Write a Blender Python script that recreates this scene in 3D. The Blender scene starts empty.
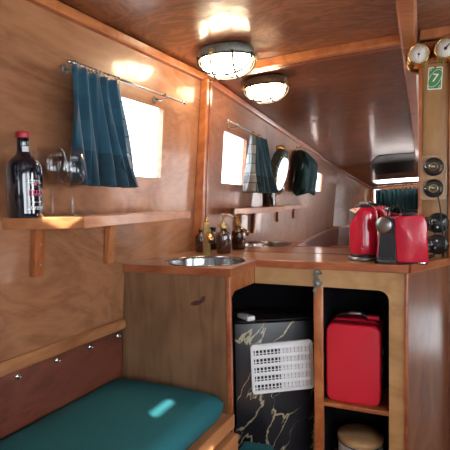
import bpy, bmesh, math, random
from mathutils import Vector, Matrix, noise
random.seed(7)
PI = math.pi
scn = bpy.context.scene
C = scn.collection

# ------------------------------------------------------------------ materials
def new_mat(name):
    m = bpy.data.materials.new(name); m.use_nodes = True
    nt = m.node_tree
    b = nt.nodes['Principled BSDF']
    return m, nt, b
def plain(name, col, rough=.5, metal=0, coat=0, bump=0, bscale=60, var=.08, spec=.5):
    m, nt, b = new_mat(name)
    tc = nt.nodes.new('ShaderNodeTexCoord')
    n = nt.nodes.new('ShaderNodeTexNoise'); n.inputs['Scale'].default_value = bscale; n.inputs['Detail'].default_value = 4
    nt.links.new(tc.outputs['Object'], n.inputs['Vector'])
    r = nt.nodes.new('ShaderNodeValToRGB')
    r.color_ramp.elements[0].position = .3; r.color_ramp.elements[1].position = .7
    r.color_ramp.elements[0].color = (*[c*(1-var) for c in col], 1)
    r.color_ramp.elements[1].color = (*[min(1, c*(1+var)) for c in col], 1)
    nt.links.new(n.outputs['Fac'], r.inputs['Fac']); nt.links.new(r.outputs['Color'], b.inputs['Base Color'])
    b.inputs['Roughness'].default_value = rough; b.inputs['Metallic'].default_value = metal
    b.inputs['Coat Weight'].default_value = coat; b.inputs['Coat Roughness'].default_value = .08
    b.inputs['Specular IOR Level'].default_value = spec
    if bump:
        bp = nt.nodes.new('ShaderNodeBump'); bp.inputs['Strength'].default_value = bump; bp.inputs['Distance'].default_value = .004
        nt.links.new(n.outputs['Fac'], bp.inputs['Height']); nt.links.new(bp.outputs['Normal'], b.inputs['Normal'])
    return m
def wood(name, cols, stretch=(1, 1, 1), scale=3.0, swirl=2.5, rough=.35, coat=.4, coat_rough=.12, fine=.25, bump=.05, fig=.28):
    """figured timber: cols = dark, mid, light; stretch small along the grain"""
    m, nt, b = new_mat(name)
    N = nt.nodes.new; L = nt.links.new
    tc = N('ShaderNodeTexCoord'); mp = N('ShaderNodeMapping'); mp.inputs['Scale'].default_value = stretch
    L(tc.outputs['Object'], mp.inputs['Vector'])
    n1 = N('ShaderNodeTexNoise'); n1.inputs['Scale'].default_value = scale; n1.inputs['Detail'].default_value = 3
    n1.inputs['Roughness'].default_value = .55; n1.inputs['Distortion'].default_value = swirl
    L(mp.outputs['Vector'], n1.inputs['Vector'])
    # contour lines of the noise give the cathedral figure of rotary-cut ply
    mm = N('ShaderNodeMath'); mm.operation = 'MULTIPLY'; mm.inputs[1].default_value = 9; L(n1.outputs['Fac'], mm.inputs[0])
    fr = N('ShaderNodeMath'); fr.operation = 'PINGPONG'; fr.inputs[1].default_value = 1; L(mm.outputs[0], fr.inputs[0])
    n2 = N('ShaderNodeTexNoise'); n2.inputs['Scale'].default_value = scale*14; n2.inputs['Detail'].default_value = 6
    mp2 = N('ShaderNodeMapping'); mp2.inputs['Scale'].default_value = tuple(s if s < 1 else s*2.2 for s in stretch)
    L(tc.outputs['Object'], mp2.inputs['Vector']); L(mp2.outputs['Vector'], n2.inputs['Vector'])
    n3 = N('ShaderNodeTexNoise'); n3.inputs['Scale'].default_value = scale*.6; n3.inputs['Detail'].default_value = 2
    L(tc.outputs['Object'], n3.inputs['Vector'])
    a = N('ShaderNodeMath'); a.operation = 'MULTIPLY_ADD'; a.inputs[1].default_value = fig; L(fr.outputs[0], a.inputs[0])
    a2 = N('ShaderNodeMath'); a2.operation = 'MULTIPLY'; a2.inputs[1].default_value = fine; L(n2.outputs['Fac'], a2.inputs[0]); L(a2.outputs[0], a.inputs[2])
    a3 = N('ShaderNodeMath'); a3.operation = 'MULTIPLY_ADD'; a3.inputs[1].default_value = .72; L(n3.outputs['Fac'], a3.inputs[0]); L(a.outputs[0], a3.inputs[2])
    r = N('ShaderNodeValToRGB'); e = r.color_ramp.elements
    e[0].position = .36; e[0].color = (*cols[0], 1); e[1].position = .86; e[1].color = (*cols[2], 1)
    md = e.new(.6); md.color = (*cols[1], 1)
    L(a3.outputs[0], r.inputs['Fac']); L(r.outputs['Color'], b.inputs['Base Color'])
    b.inputs['Roughness'].default_value = rough
    b.inputs['Coat Weight'].default_value = coat; b.inputs['Coat Roughness'].default_value = coat_rough
    bp = N('ShaderNodeBump'); bp.inputs['Strength'].default_value = bump; bp.inputs['Distance'].default_value = .01
    nb = N('ShaderNodeTexNoise'); nb.inputs['Scale'].default_value = 9; nb.inputs['Detail'].default_value = 3
    L(tc.outputs['Object'], nb.inputs['Vector'])
    L(nb.outputs['Fac'], bp.inputs['Height']); L(bp.outputs['Normal'], b.inputs['Normal']); L(bp.outputs['Normal'], b.inputs['Coat Normal'])
    return m
def glass(name, tint=(1, 1, 1), ior=1.45, rough=.02, power=4.5):
    m = bpy.data.materials.new(name); m.use_nodes = True; nt = m.node_tree; nt.nodes.clear()
    o = nt.nodes.new('ShaderNodeOutputMaterial'); t = nt.nodes.new('ShaderNodeBsdfTransparent'); g = nt.nodes.new('ShaderNodeBsdfGlossy')
    t.inputs['Color'].default_value = (*tint, 1); g.inputs['Roughness'].default_value = rough
    lw = nt.nodes.new('ShaderNodeLayerWeight'); lw.inputs['Blend'].default_value = .5
    pw = nt.nodes.new('ShaderNodeMath'); pw.operation = 'POWER'; pw.inputs[1].default_value = power; nt.links.new(lw.outputs['Facing'], pw.inputs[0])
    f = nt.nodes.new('ShaderNodeMath'); f.operation = 'MULTIPLY_ADD'; f.inputs[1].default_value = .55; f.inputs[2].default_value = ((ior-1)/(ior+1))**2
    nt.links.new(pw.outputs[0], f.inputs[0])
    mx = nt.nodes.new('ShaderNodeMixShader')
    nt.links.new(f.outputs[0], mx.inputs[0]); nt.links.new(t.outputs[0], mx.inputs[1]); nt.links.new(g.outputs[0], mx.inputs[2])
    nt.links.new(mx.outputs[0], o.inputs['Surface'])
    return m
def emit(name, col, s):
    m, nt, b = new_mat(name)
    b.inputs['Base Color'].default_value = (*col, 1); b.inputs['Emission Color'].default_value = (*col, 1); b.inputs['Emission Strength'].default_value = s
    b.inputs['Roughness'].default_value = .3
    return m
def marble():
    m, nt, b = new_mat('black_marble'); N = nt.nodes.new; L = nt.links.new
    tc = N('ShaderNodeTexCoord'); mp = N('ShaderNodeMapping'); mp.inputs['Scale'].default_value = (1.1, 1.0, 2.6)
    m0 = N('ShaderNodeMapping'); m0.inputs['Rotation'].default_value = (0, math.radians(57), 0)
    L(tc.outputs['Object'], m0.inputs['Vector']); L(m0.outputs['Vector'], mp.inputs['Vector'])
    n = N('ShaderNodeTexNoise'); n.inputs['Scale'].default_value = 3.2; n.inputs['Detail'].default_value = 5
    L(mp.outputs['Vector'], n.inputs['Vector'])
    va = N('ShaderNodeVectorMath'); va.operation = 'MULTIPLY_ADD'; va.inputs[1].default_value = (.55, .55, .55)
    L(n.outputs['Color'], va.inputs[0]); L(mp.outputs['Vector'], va.inputs[2])
    v = N('ShaderNodeTexVoronoi'); v.feature = 'DISTANCE_TO_EDGE'; v.inputs['Scale'].default_value = 2.6
    L(va.outputs[0], v.inputs['Vector'])
    mk = N('ShaderNodeTexNoise'); mk.inputs['Scale'].default_value = 4.5; mk.inputs['Detail'].default_value = 2; L(tc.outputs['Object'], mk.inputs['Vector'])
    w = N('ShaderNodeMapRange'); w.inputs['From Min'].default_value = .40; w.inputs['From Max'].default_value = .64
    w.inputs['To Min'].default_value = .002; w.inputs['To Max'].default_value = .06; L(mk.outputs['Fac'], w.inputs['Value'])
    d = N('ShaderNodeMath'); d.operation = 'DIVIDE'; L(v.outputs['Distance'], d.inputs[0]); L(w.outputs[0], d.inputs[1])
    r = N('ShaderNodeValToRGB'); e = r.color_ramp.elements
    e[0].position = .25; e[0].color = (.42, .36, .22, 1); e[1].position = 1; e[1].color = (.010, .011, .016, 1)
    L(d.outputs[0], r.inputs['Fac']); L(r.outputs['Color'], b.inputs['Base Color'])
    b.inputs['Roughness'].default_value = .3
    return m
def print_fabric():
    m, nt, b = new_mat('patchwork_curtain_cloth'); N = nt.nodes.new; L = nt.links.new
    tc = N('ShaderNodeTexCoord'); sep = N('ShaderNodeSeparateXYZ'); L(tc.outputs['UV'], sep.inputs[0])
    br = N('ShaderNodeTexBrick'); br.inputs['Scale'].default_value = 1; br.inputs['Mortar Size'].default_value = .006
    br.inputs['Brick Width'].default_value = .105; br.inputs['Row Height'].default_value = .085; br.inputs['Bias'].default_value = -.1
    br.inputs['Color1'].default_value = (.020, .092, .150, 1); br.inputs['Color2'].default_value = (.030, .125, .190, 1); br.inputs['Mortar'].default_value = (.022, .10, .155, 1)
    L(tc.outputs['UV'], br.inputs['Vector'])
    br2 = N('ShaderNodeTexBrick'); br2.inputs['Scale'].default_value = 1; br2.inputs['Mortar Size'].default_value = .004
    br2.inputs['Brick Width'].default_value = .075; br2.inputs['Row Height'].default_value = .075
    br2.inputs['Color1'].default_value = (.62, .65, .67, 1); br2.inputs['Color2'].default_value = (.12, .20, .25, 1); br2.inputs['Mortar'].default_value = (.1, .15, .18, 1)
    L(tc.outputs['UV'], br2.inputs['Vector'])
    gt = N('ShaderNodeMath'); gt.operation = 'GREATER_THAN'; gt.inputs[1].default_value = .84; L(sep.outputs['X'], gt.inputs[0])
    mx = N('ShaderNodeMixRGB'); L(gt.outputs[0], mx.inputs['Fac']); L(br.outputs['Color'], mx.inputs['Color1']); L(br2.outputs['Color'], mx.inputs['Color2'])
    # a darker woven band across the lower third
    bd = N('ShaderNodeMapRange'); bd.inputs['From Min'].default_value = .13; bd.inputs['From Max'].default_value = .135; bd.inputs['To Min'].default_value = .62; bd.inputs['To Max'].default_value = 1
    L(sep.outputs['Y'], bd.inputs['Value'])
    mu = N('ShaderNodeMixRGB'); mu.blend_type = 'MULTIPLY'; mu.inputs['Fac'].default_value = 1; L(mx.outputs['Color'], mu.inputs['Color1']); L(bd.outputs[0], mu.inputs['Color2'])
    # ring emblem printed near the hem
    ds = N('ShaderNodeVectorMath'); ds.operation = 'DISTANCE'; ds.inputs[1].default_value = (.70, .085, 0); L(tc.outputs['UV'], ds.inputs[0])
    rg = N('ShaderNodeMath'); rg.operation = 'COMPARE'; rg.inputs[1].default_value = .045; rg.inputs[2].default_value = .0045; L(ds.outputs['Value'], rg.inputs[0])
    wv = N('ShaderNodeTexVoronoi'); wv.inputs['Scale'].default_value = 40; L(tc.outputs['UV'], wv.inputs['Vector'])
    ins = N('ShaderNodeMath'); ins.operation = 'LESS_THAN'; ins.inputs[1].default_value = .036; L(ds.outputs['Value'], ins.inputs[0])
    i2 = N('ShaderNodeMath'); i2.operation = 'GREATER_THAN'; i2.inputs[1].default_value = .55; L(wv.outputs['Distance'], i2.inputs[0])
    i3 = N('ShaderNodeMath'); i3.operation = 'MULTIPLY'; L(ins.outputs[0], i3.inputs[0]); L(i2.outputs[0], i3.inputs[1])
    i4 = N('ShaderNodeMath'); i4.operation = 'MAXIMUM'; L(rg.outputs[0], i4.inputs[0]); L(i3.outputs[0], i4.inputs[1])
    em = N('ShaderNodeMixRGB'); em.inputs['Color2'].default_value = (.008, .02, .03, 1); L(i4.outputs[0], em.inputs['Fac']); L(mu.outputs['Color'], em.inputs['Color1'])
    L(em.outputs['Color'], b.inputs['Base Color']); b.inputs['Roughness'].default_value = .9
    b.inputs['Sheen Weight'].default_value = .3
    tr = N('ShaderNodeBsdfTranslucent'); L(em.outputs['Color'], tr.inputs['Color'])
    ms = N('ShaderNodeMixShader'); ms.inputs[0].default_value = .3
    out = nt.nodes['Material Output']
    L(b.outputs[0], ms.inputs[1]); L(tr.outputs[0], ms.inputs[2]); L(ms.outputs[0], out.inputs['Surface'])
    return m

M = {}
M['wall'] = wood('varnished_wall_ply', [(.205, .078, .033), (.34, .147, .068), (.44, .207, .098)], (1, .55, 1), 2.6, 2.2, .36, .42, .10, bump=.16, fig=.2)
M['ceiling'] = wood('mahogany_ceiling_ply', [(.085, .024, .009), (.175, .055, .021), (.28, .10, .042)], (.6, 1, 1), 3.4, 3.2, .32, .6, .12, bump=.3, fig=.36)
M['dark_wall'] = wood('mahogany_wall_ply', [(.10, .03, .014), (.16, .05, .022), (.22, .075, .034)], (1, .6, 1), 2.5, 2.2, .35, .5, .12)
M['trim'] = wood('varnished_trim_wood', [(.27, .075, .022), (.40, .125, .038), (.50, .18, .06)], (1, 1, 1), 5, .6, .3, .5, .1)
M['wainscot'] = wood('red_mahogany_panel', [(.085, .02, .012), (.135, .034, .02), (.19, .055, .032)], (1, .5, 1), 3, 1.6, .38, .35, .2)
M['rail'] = wood('rail_wood', [(.24, .085, .03), (.36, .15, .06), (.46, .22, .09)], (1, .15, 1), 9, .5, .35, .4, .12)
M['pine'] = wood('brown_cabinet_ply', [(.15, .072, .034), (.21, .108, .052), (.27, .145, .075)], (1, 1, .12), 9, .35, .5, .15, .2)
M['birch'] = wood('pale_cabinet_ply', [(.34, .18, .07), (.44, .255, .105), (.52, .32, .15)], (.5, 1, 1), 4, 1.0, .4, .3, .15)
M['red_ply'] = wood('reddish_end_ply', [(.15, .05, .022), (.22, .08, .036), (.29, .115, .055)], (1, 1, .35), 3.2, 1.2, .42, .28, .2)
M['counter'] = wood('counter_wood', [(.25, .095, .04), (.36, .155, .07), (.46, .22, .105)], (.3, 1, 1), 5, .8, .3, .55, .12)
M['lip'] = wood('counter_edge_wood', [(.22, .05, .022), (.34, .095, .035), (.44, .15, .055)], (.3, .3, 1), 7, .5, .32, .5, .12)
M['shelf'] = wood('shelf_wood', [(.30, .10, .035), (.44, .17, .065), (.55, .24, .10)], (.5, .25, 1), 7, .5, .32, .4, .12)
M['panel'] = wood('tan_switch_panel_wood', [(.26, .13, .05), (.35, .19, .075), (.42, .24, .1)], (1, 1, .3), 6, .8, .4, .3, .15)
M['bench'] = wood('bench_wood', [(.32, .12, .045), (.42, .17, .065), (.50, .22, .09)], (.4, .3, 1), 6, .5, .4, .3, .15)
M['bamboo'] = wood('bamboo_lid', [(.42, .25, .11), (.52, .33, .16), (.60, .40, .2)], (.2, 1, 1), 10, .3, .45, .1)
M['floor'] = wood('floor_boards', [(.10, .045, .02), (.15, .07, .035), (.2, .1, .05)], (1, .15, 1), 6, .5, .45, .2)
M['black'] = plain('black_plastic', (.012, .012, .014), .35)
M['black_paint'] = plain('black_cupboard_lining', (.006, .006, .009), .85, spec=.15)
M['red'] = plain('glossy_red_plastic', (.56, .008, .036), .22, coat=.5, bscale=4, var=.02)
M['red_case'] = plain('satin_red_shell', (.64, .008, .036), .42, coat=.15, bscale=300, var=.03, bump=.08)
M['steel'] = plain('polished_steel', (.62, .64, .65), .18, 1, bscale=3, var=.05)
M['sink_steel'] = plain('brushed_sink_steel', (.36, .38, .40), .2, 1, bscale=14, var=.1)
M['dull_steel'] = plain('dull_grey_metal', (.33, .34, .35), .38, 1, bscale=20)
M['iron'] = plain('weathered_grey_iron', (.20, .21, .185), .5, .5, bscale=90, var=.25, bump=.3)
M['silver'] = plain('clean_mirror_silver', (.92, .93, .93), .01, 1, bscale=2, var=.01)
M['cage'] = plain('dark_cage_wire', (.022, .022, .02), .5, .2)
M['brass'] = plain('polished_brass', (.70, .44, .16), .2, 1, bscale=8, var=.06)
M['old_brass'] = plain('brushed_old_brass', (.48, .36, .16), .38, 1, bscale=30, var=.15)
M['verdigris'] = plain('greened_bronze', (.055, .075, .062), .5, .35, bscale=40, var=.4, bump=.4)
M['white'] = plain('white_plastic', (.78, .80, .82), .35, bscale=10, var=.02)
M['ceramic'] = plain('pale_grey_enamel', (.60, .66, .70), .3, coat=.3, bscale=10, var=.02)
M['dial'] = plain('white_dial', (.80, .80, .76), .4, bscale=10, var=.02)
M['teal'] = plain('teal_upholstery', (.008, .125, .150), .85, bscale=420, var=.18, bump=.25)
M['coat'] = plain('dark_teal_cloth', (.010, .055, .065), .8, bscale=120, var=.25, bump=.2)
M['bottle'] = plain('near_black_bottle_glass', (.006, .008, .016), .12, coat=1, bscale=5, var=.02)
M['amber'] = plain('dark_amber_glass', (.035, .010, .005), .1, coat=1, bscale=12, var=.15)
M['capsule'] = plain('red_bottle_capsule', (.42, .02, .03), .4, bscale=30)
M['label'] = plain('dark_bottle_label', (.007, .009, .017), .3, bscale=30, var=.2, spec=.25)
M['pink'] = plain('pinkish_red_print', (.55, .05, .14), .5)
M['pale'] = plain('pale_print', (.62, .63, .66), .4)
M['green_card'] = plain('green_card_print', (.045, .22, .055), .35, bscale=30, var=.04)
M['card'] = plain('white_card_stock', (.78, .78, .72), .4, bscale=30, var=.03)
M['dark_red'] = plain('dark_knot', (.095, .024, .028), .5, bscale=60, var=.3)
def opal():
    m = bpy.data.materials.new('opal_glazing'); m.use_nodes = True; nt = m.node_tree; nt.nodes.clear()
    o = nt.nodes.new('ShaderNodeOutputMaterial'); t = nt.nodes.new('ShaderNodeBsdfTranslucent'); t.inputs['Color'].default_value = (.92, .94, .95, 1)
    nt.links.new(t.outputs[0], o.inputs['Surface']); return m
M['opal'] = opal()
M['clear'] = glass('clear_glass')
M['wine_glass'] = glass('thin_wine_glass', (.965, .97, .975), 1.45, .02, 3.2)
M['clear_plastic'] = glass('clear_plug_plastic', (.75, .75, .75), 1.5, .1)
M['lamp'] = emit('lit_lamp_glass', (1, .78, .5), 26)
M['marble'] = marble()
M['print'] = print_fabric()
def mirror_mat():
    m, nt, b = new_mat('slightly_tinted_mirror'); N = nt.nodes.new; L = nt.links.new
    b.inputs['Metallic'].default_value = 1
    b.inputs['Base Color'].default_value = (.70, .60, .56, 1)
    tc = N('ShaderNodeTexCoord'); n = N('ShaderNodeTexNoise'); n.inputs['Scale'].default_value = 6; n.inputs['Detail'].default_value = 5
    L(tc.outputs['Object'], n.inputs['Vector'])
    r = N('ShaderNodeMapRange'); r.inputs['From Min'].default_value = .55; r.inputs['From Max'].default_value = .8; r.inputs['To Min'].default_value = .004; r.inputs['To Max'].default_value = .05
    L(n.outputs['Fac'], r.inputs['Value']); L(r.outputs[0], b.inputs['Roughness'])
    return m
M['mirror'] = mirror_mat()

# ------------------------------------------------------------------ mesh helpers
class MB:
    def __init__(s): s.bm = bmesh.new()
    def _add(s, verts, faces, smooth=False):
        vs = [s.bm.verts.new(v) for v in verts]
        for f in faces:
            try:
                fc = s.bm.faces.new([vs[i] for i in f]); fc.smooth = smooth
            except ValueError: pass
        return vs
    def box(s, x0, x1, y0, y1, z0, z1, bev=0, mat=None, seg=2):
        t = bmesh.new()
        bmesh.ops.create_cube(t, size=1)
        for v in t.verts:
            v.co = Vector(((x0+x1)/2+v.co.x*(x1-x0), (y0+y1)/2+v.co.y*(y1-y0), (z0+z1)/2+v.co.z*(z1-z0)))
        if bev: bmesh.ops.bevel(t, geom=t.edges[:], offset=bev, segments=seg, affect='EDGES', profile=.5)
        s.merge(t, mat, bev > 0); return s
    def merge(s, t, mat=None, smooth=False):
        if mat: bmesh.ops.transform(t, matrix=mat, verts=t.verts[:])
        mp = {}
        for v in t.verts: mp[v] = s.bm.verts.new(v.co)
        for f in t.faces:
            try:
                n = s.bm.faces.new([mp[v] for v in f.verts]); n.smooth = smooth or f.smooth
            except ValueError: pass
        t.free()
    def prism(s, poly, a, b, bev=0, seg=2, smooth=False):
        """poly of 3D points (closed, planar), extruded by vector b-a given as offsets a and b"""
        t = bmesh.new(); a = Vector(a); b = Vector(b); n = len(poly)
        lo = [t.verts.new(Vector(p)+a) for p in poly]; hi = [t.verts.new(Vector(p)+b) for p in poly]
        t.faces.new(lo); t.faces.new(hi[::-1])
        for i in range(n):
            j = (i+1) % n
            t.faces.new((lo[j], lo[i], hi[i], hi[j]))
        bmesh.ops.recalc_face_normals(t, faces=t.faces[:])
        if bev:
            cap = [e for e in t.edges if (e.verts[0] in lo) == (e.verts[1] in lo)]
            bmesh.ops.bevel(t, geom=cap, offset=bev, segments=seg, affect='EDGES', profile=.5)
        s.merge(t, None, smooth); return s
    def lathe(s, prof, center=(0, 0, 0), axis=(0, 0, 1), seg=28, cap=True, sx=1, sy=1):
        """prof: (radius, height) along axis"""
        q = Vector((0, 0, 1)).rotation_difference(Vector(axis).normalized()); c = Vector(center)
        rings = []
        for r, h in prof:
            rings.append([s.bm.verts.new(c+q @ Vector((r*sx*math.cos(2*PI*k/seg), r*sy*math.sin(2*PI*k/seg), h))) for k in range(seg)])
        for a, b in zip(rings, rings[1:]):
            for k in range(seg):
                f = s.bm.faces.new((a[k], a[(k+1) % seg], b[(k+1) % seg], b[k])); f.smooth = True
        if cap:
            for rg, fl in ((rings[0], True), (rings[-1], False)):
                try: s.bm.faces.new(rg[::-1] if fl else rg)
                except ValueError: pass
        return s
    def tube(s, pts, r, seg=10, cap=True, closed=False):
        pts = [Vector(p) for p in pts]; n = len(pts); rings = []
        up = None
        for i, p in enumerate(pts):
            if closed: d = pts[(i+1) % n]-pts[i-1]
            else: d = pts[min(i+1, n-1)]-pts[max(i-1, 0)]
            d.normalize()
            if up is None:
                up = Vector((0, 0, 1)) if abs(d.z) < .9 else Vector((1, 0, 0))
            e1 = (up-d*up.dot(d)).normalized(); up = e1; e2 = d.cross(e1)
            rr = r[i] if isinstance(r, (list, tuple)) else r
            rings.append([s.bm.verts.new(p+e1*rr*math.cos(2*PI*k/seg)+e2*rr*math.sin(2*PI*k/seg)) for k in range(seg)])
        pr = list(zip(rings, rings[1:]))
        if closed: pr.append((rings[-1], rings[0]))
        for a, b in pr:
            for k in range(seg):
                f = s.bm.faces.new((a[k], a[(k+1) % seg], b[(k+1) % seg], b[k])); f.smooth = True
        if cap and not closed:
            s.bm.faces.new(rings[0][::-1]); s.bm.faces.new(rings[-1])
        return s
    def sheet(s, fn, nu, nv, smooth=True, uv=None):
        vs = [[s.bm.verts.new(fn(i/nu, j/nv)) for j in range(nv+1)] for i in range(nu+1)]
        for i in range(nu):
            for j in range(nv):
                f = s.bm.faces.new((vs[i][j], vs[i+1][j], vs[i+1][j+1], vs[i][j+1])); f.smooth = smooth
                if uv:
                    l = s.bm.loops.layers.uv.verify()
                    for lp, (a, b) in zip(f.loops, ((i, j), (i+1, j), (i+1, j+1), (i, j+1))): lp[l].uv = uv(a/nu, b/nv)
        return s

ROOT = {}
def world(o):
    m = o.matrix_basis.copy(); p = o.parent
    while p: m = p.matrix_basis @ m; p = p.parent
    return m
def obj(name, mb, mat, parent=None, local=False, label=None, recalc=True, **props):
    bm = mb.bm
    if recalc: bmesh.ops.recalc_face_normals(bm, faces=bm.faces[:])
    if parent and not local: bmesh.ops.transform(bm, matrix=world(parent).inverted(), verts=bm.verts[:])
    me = bpy.data.meshes.new(name); bm.to_mesh(me); bm.free()
    me.materials.append(M[mat] if isinstance(mat, str) else mat)
    o = bpy.data.objects.new(name, me); C.objects.link(o)
    if parent: o.parent = parent
    if label: o['label'] = label
    for k, v in props.items(): o[k] = v
    return o
def thing(name, label, cat, loc=(0, 0, 0), rotz=0, group=None):
    o = bpy.data.objects.new(name, None); C.objects.link(o); o.empty_display_size = .05
    o.location = loc; o.rotation_euler = (0, 0, rotz); o['label'] = label; o['category'] = cat
    if group: o['group'] = group
    return o
def dup(root, loc, rotz=None, label=None):
    r = root.copy(); C.objects.link(r); r.location = loc
    if rotz is not None: r.rotation_euler = (0, 0, rotz)
    if label: r['label'] = label
    for ch in list(root.children):
        c = ch.copy(); C.objects.link(c); c.parent = r
        for g in ch.children:
            d = g.copy(); C.objects.link(d); d.parent = c
    return r
def struct(name, mb, mat, parent=None, **kw):
    o = obj(name, mb, mat, parent, **kw)
    if not parent: o['kind'] = 'structure'
    return o
def text_mesh(txt, size, xf):
    cu = bpy.data.curves.new('lettering', 'FONT'); cu.body = txt; cu.size = size; cu.align_x = 'CENTER'; cu.align_y = 'CENTER'; cu.extrude = .0004; cu.offset = size*.012
    o = bpy.data.objects.new('lettering', cu); C.objects.link(o)
    dg = bpy.context.evaluated_depsgraph_get(); me = bpy.data.meshes.new_from_object(o.evaluated_get(dg))
    bpy.data.objects.remove(o); bpy.data.curves.remove(cu)
    t = bmesh.new(); t.from_mesh(me); bpy.data.meshes.remove(me)
    mb = MB(); mb.merge(t, xf); return mb
def rrect(w, h, r, n=6):
    pts = []
    for cx, cy, a0 in ((w/2-r, h/2-r, 0), (-w/2+r, h/2-r, 90), (-w/2+r, -h/2+r, 180), (w/2-r, -h/2+r, 270)):
        for k in range(n+1):
            a = math.radians(a0+90*k/n); pts.append((cx+r*math.cos(a), cy+r*math.sin(a)))
    return pts
def frame(o, x, y, z):
    """matrix with given origin and axes"""
    m = Matrix.Identity(4); 
    for i, v in enumerate((x, y, z)):
        v = Vector(v).normalized()
        for k in range(3): m[k][i] = v[k]
    for k in range(3): m[k][3] = o[k]
    return m

# ------------------------------------------------------------------ the hull
MY = 2.40                    # face of the mirror bulkhead
FLOOR = -1.32
def wx(Y, z):                # inside face of the left wall (it leans and runs in towards the bow)
    if Y < -4.9:
        t = (-4.9-Y)/1.1
        return -1.245+.061*(-6.9)+.08*z+.60*t**1.05
    return -1.245+.061*(Y-2)+.08*z
def drop(Y): return .44*((-4.9-Y)/1.1) if Y < -4.9 else 0
def cz(x, Y): return .795-.04*((x-.1)/1.2)**2*(1+.4*max(0, min(1, (-4.9-Y)/1.1)))-drop(Y)
def grid(fn, us, vs, holes, nrm, th):
    """panel with openings: fn(u,v)->point on inner face; th thickness away along nrm"""
    mb = MB(); us = sorted(set(us)); vs = sorted(set(vs)); n = Vector(nrm).normalized()*th
    P = {}
    def vert(i, j, k):
        if (i, j, k) not in P:
            P[(i, j, k)] = mb.bm.verts.new(Vector(fn(us[i], vs[j]))+(n if k else Vector()))
        return P[(i, j, k)]
    solid = lambda i, j: 0 <= i < len(us)-1 and 0 <= j < len(vs)-1 and not any(h[0]-1e-6 <= us[i] and us[i+1] <= h[1]+1e-6 and h[2]-1e-6 <= vs[j] and vs[j+1] <= h[3]+1e-6 for h in holes)
    for i in range(len(us)-1):
        for j in range(len(vs)-1):
            if not solid(i, j): continue
            for k in (0, 1):
                q = [vert(i, j, k), vert(i+1, j, k), vert(i+1, j+1, k), vert(i, j+1, k)]
                mb.bm.faces.new(q if k == 0 else q[::-1])
            for di, dj, a, b in ((-1, 0, (i, j), (i, j+1)), (1, 0, (i+1, j+1), (i+1, j)), (0, -1, (i+1, j), (i, j)), (0, 1, (i, j+1), (i+1, j+1))):
                if not solid(i+di, j+dj):
                    mb.bm.faces.new([vert(*a, 0), vert(*b, 0), vert(*b, 1), vert(*a, 1)])
    return mb
def lin(a, b, n): return [a+(b-a)*i/n for i in range(n+1)]

W1 = (1.50, 2.012, .135, .482)                # left window by the sink (Y0,Y1,z0,z1)
W2 = (-2.75, -2.05, .16, .45)                 # left window far aft
stations = lin(-6, -4.9, 8)+lin(-4.9, 2.43, 9)
RX = 1.28
def rx(Y, z):
    return (RX-.06*z) if Y > -4.9 else RX-.06*z-.55*((-4.9-Y)/1.1)
left = grid(lambda y, z: (wx(y, z), y, min(z, cz(wx(y, z), y)) if z > .5 else z), stations+[W1[0], W1[1], W2[0], W2[1]],
            [FLOOR, -.54, W1[2], W1[3], W2[2], W2[3], .80]+lin(-.2, .05, 1), [W1, W2], (-1, 0, 0), .03)
struct('wall_left', left, 'wall')
RW = [(-2.2, -.35, -.55, .40), (-.15, .66, -.4, .40), (3.0, 3.36, -1.20, -.86), (.44, .59, .635, .678), (1.25, 1.72, -.3, .35)]  # unseen side openings, added for fill daylight, a glare patch and a sun streak
right = grid(lambda y, z: (rx(y, z), y, z), stations+[2.6, 4.2]+[v for h in RW for v in h[:2]],
             [FLOOR, .78]+[v for h in RW for v in h[2:]], RW, (1, 0, 0), .03)
struct('wall_right', right, 'dark_wall')
# ceiling, closed at the stern by a sloping light
CX = [-1.72, -1.45, -1.3, -1.1, -.9, -.7, -.5, -.3, -.1, .1, .3, .6, .9, 1.2, 1.35]
def ceil_pt(u, Y):
    xl = wx(Y, .74)-.01; xr = rx(Y, .74)+.02
    x = xl+(xr-xl)*u
    return (x, Y, cz(x, Y))
HT = (.10, .58, -5.90, -5.70)
SL = (.520, .607, .566, .632)                  # unseen roof slot added to drop a sun patch on the shelf
ceil = grid(ceil_pt, lin(0, 1, 18)+[HT[0], HT[1], SL[0], SL[1]], stations+[HT[2], HT[3], SL[2], SL[3], 2.6, 3.4, 4.2], [HT, SL], (0, 0, 1), .03)
struct('ceiling', ceil, 'ceiling')
fl = MB(); fl.box(-1.9, 1.4, -6.1, 4.25, FLOOR-.04, FLOOR); struct('floor', fl, 'floor')
# bulkhead (mirror hangs on it), doorway to the forward cabin on its right side
DO = (.215, .85, FLOOR, .62)
bulk = grid(lambda x, z: (x, MY+.012, z), [-1.42, -.6, DO[0], DO[1], 1.3], [FLOOR, DO[3], .80], [(DO[0], DO[1], FLOOR-1, DO[3])], (0, 1, 0), .03)
struct('wall_front', bulk, 'dark_wall')
fw = MB(); fw.box(-1.4, 1.32, 4.2, 4.25, FLOOR, .80); struct('wall_bow', fw, 'dark_wall')
fl2 = MB(); fl2.box(-1.42, -1.38, 2.45, 4.2, FLOOR, .80); struct('wall_forward_cabin', fl2, 'dark_wall')
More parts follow.
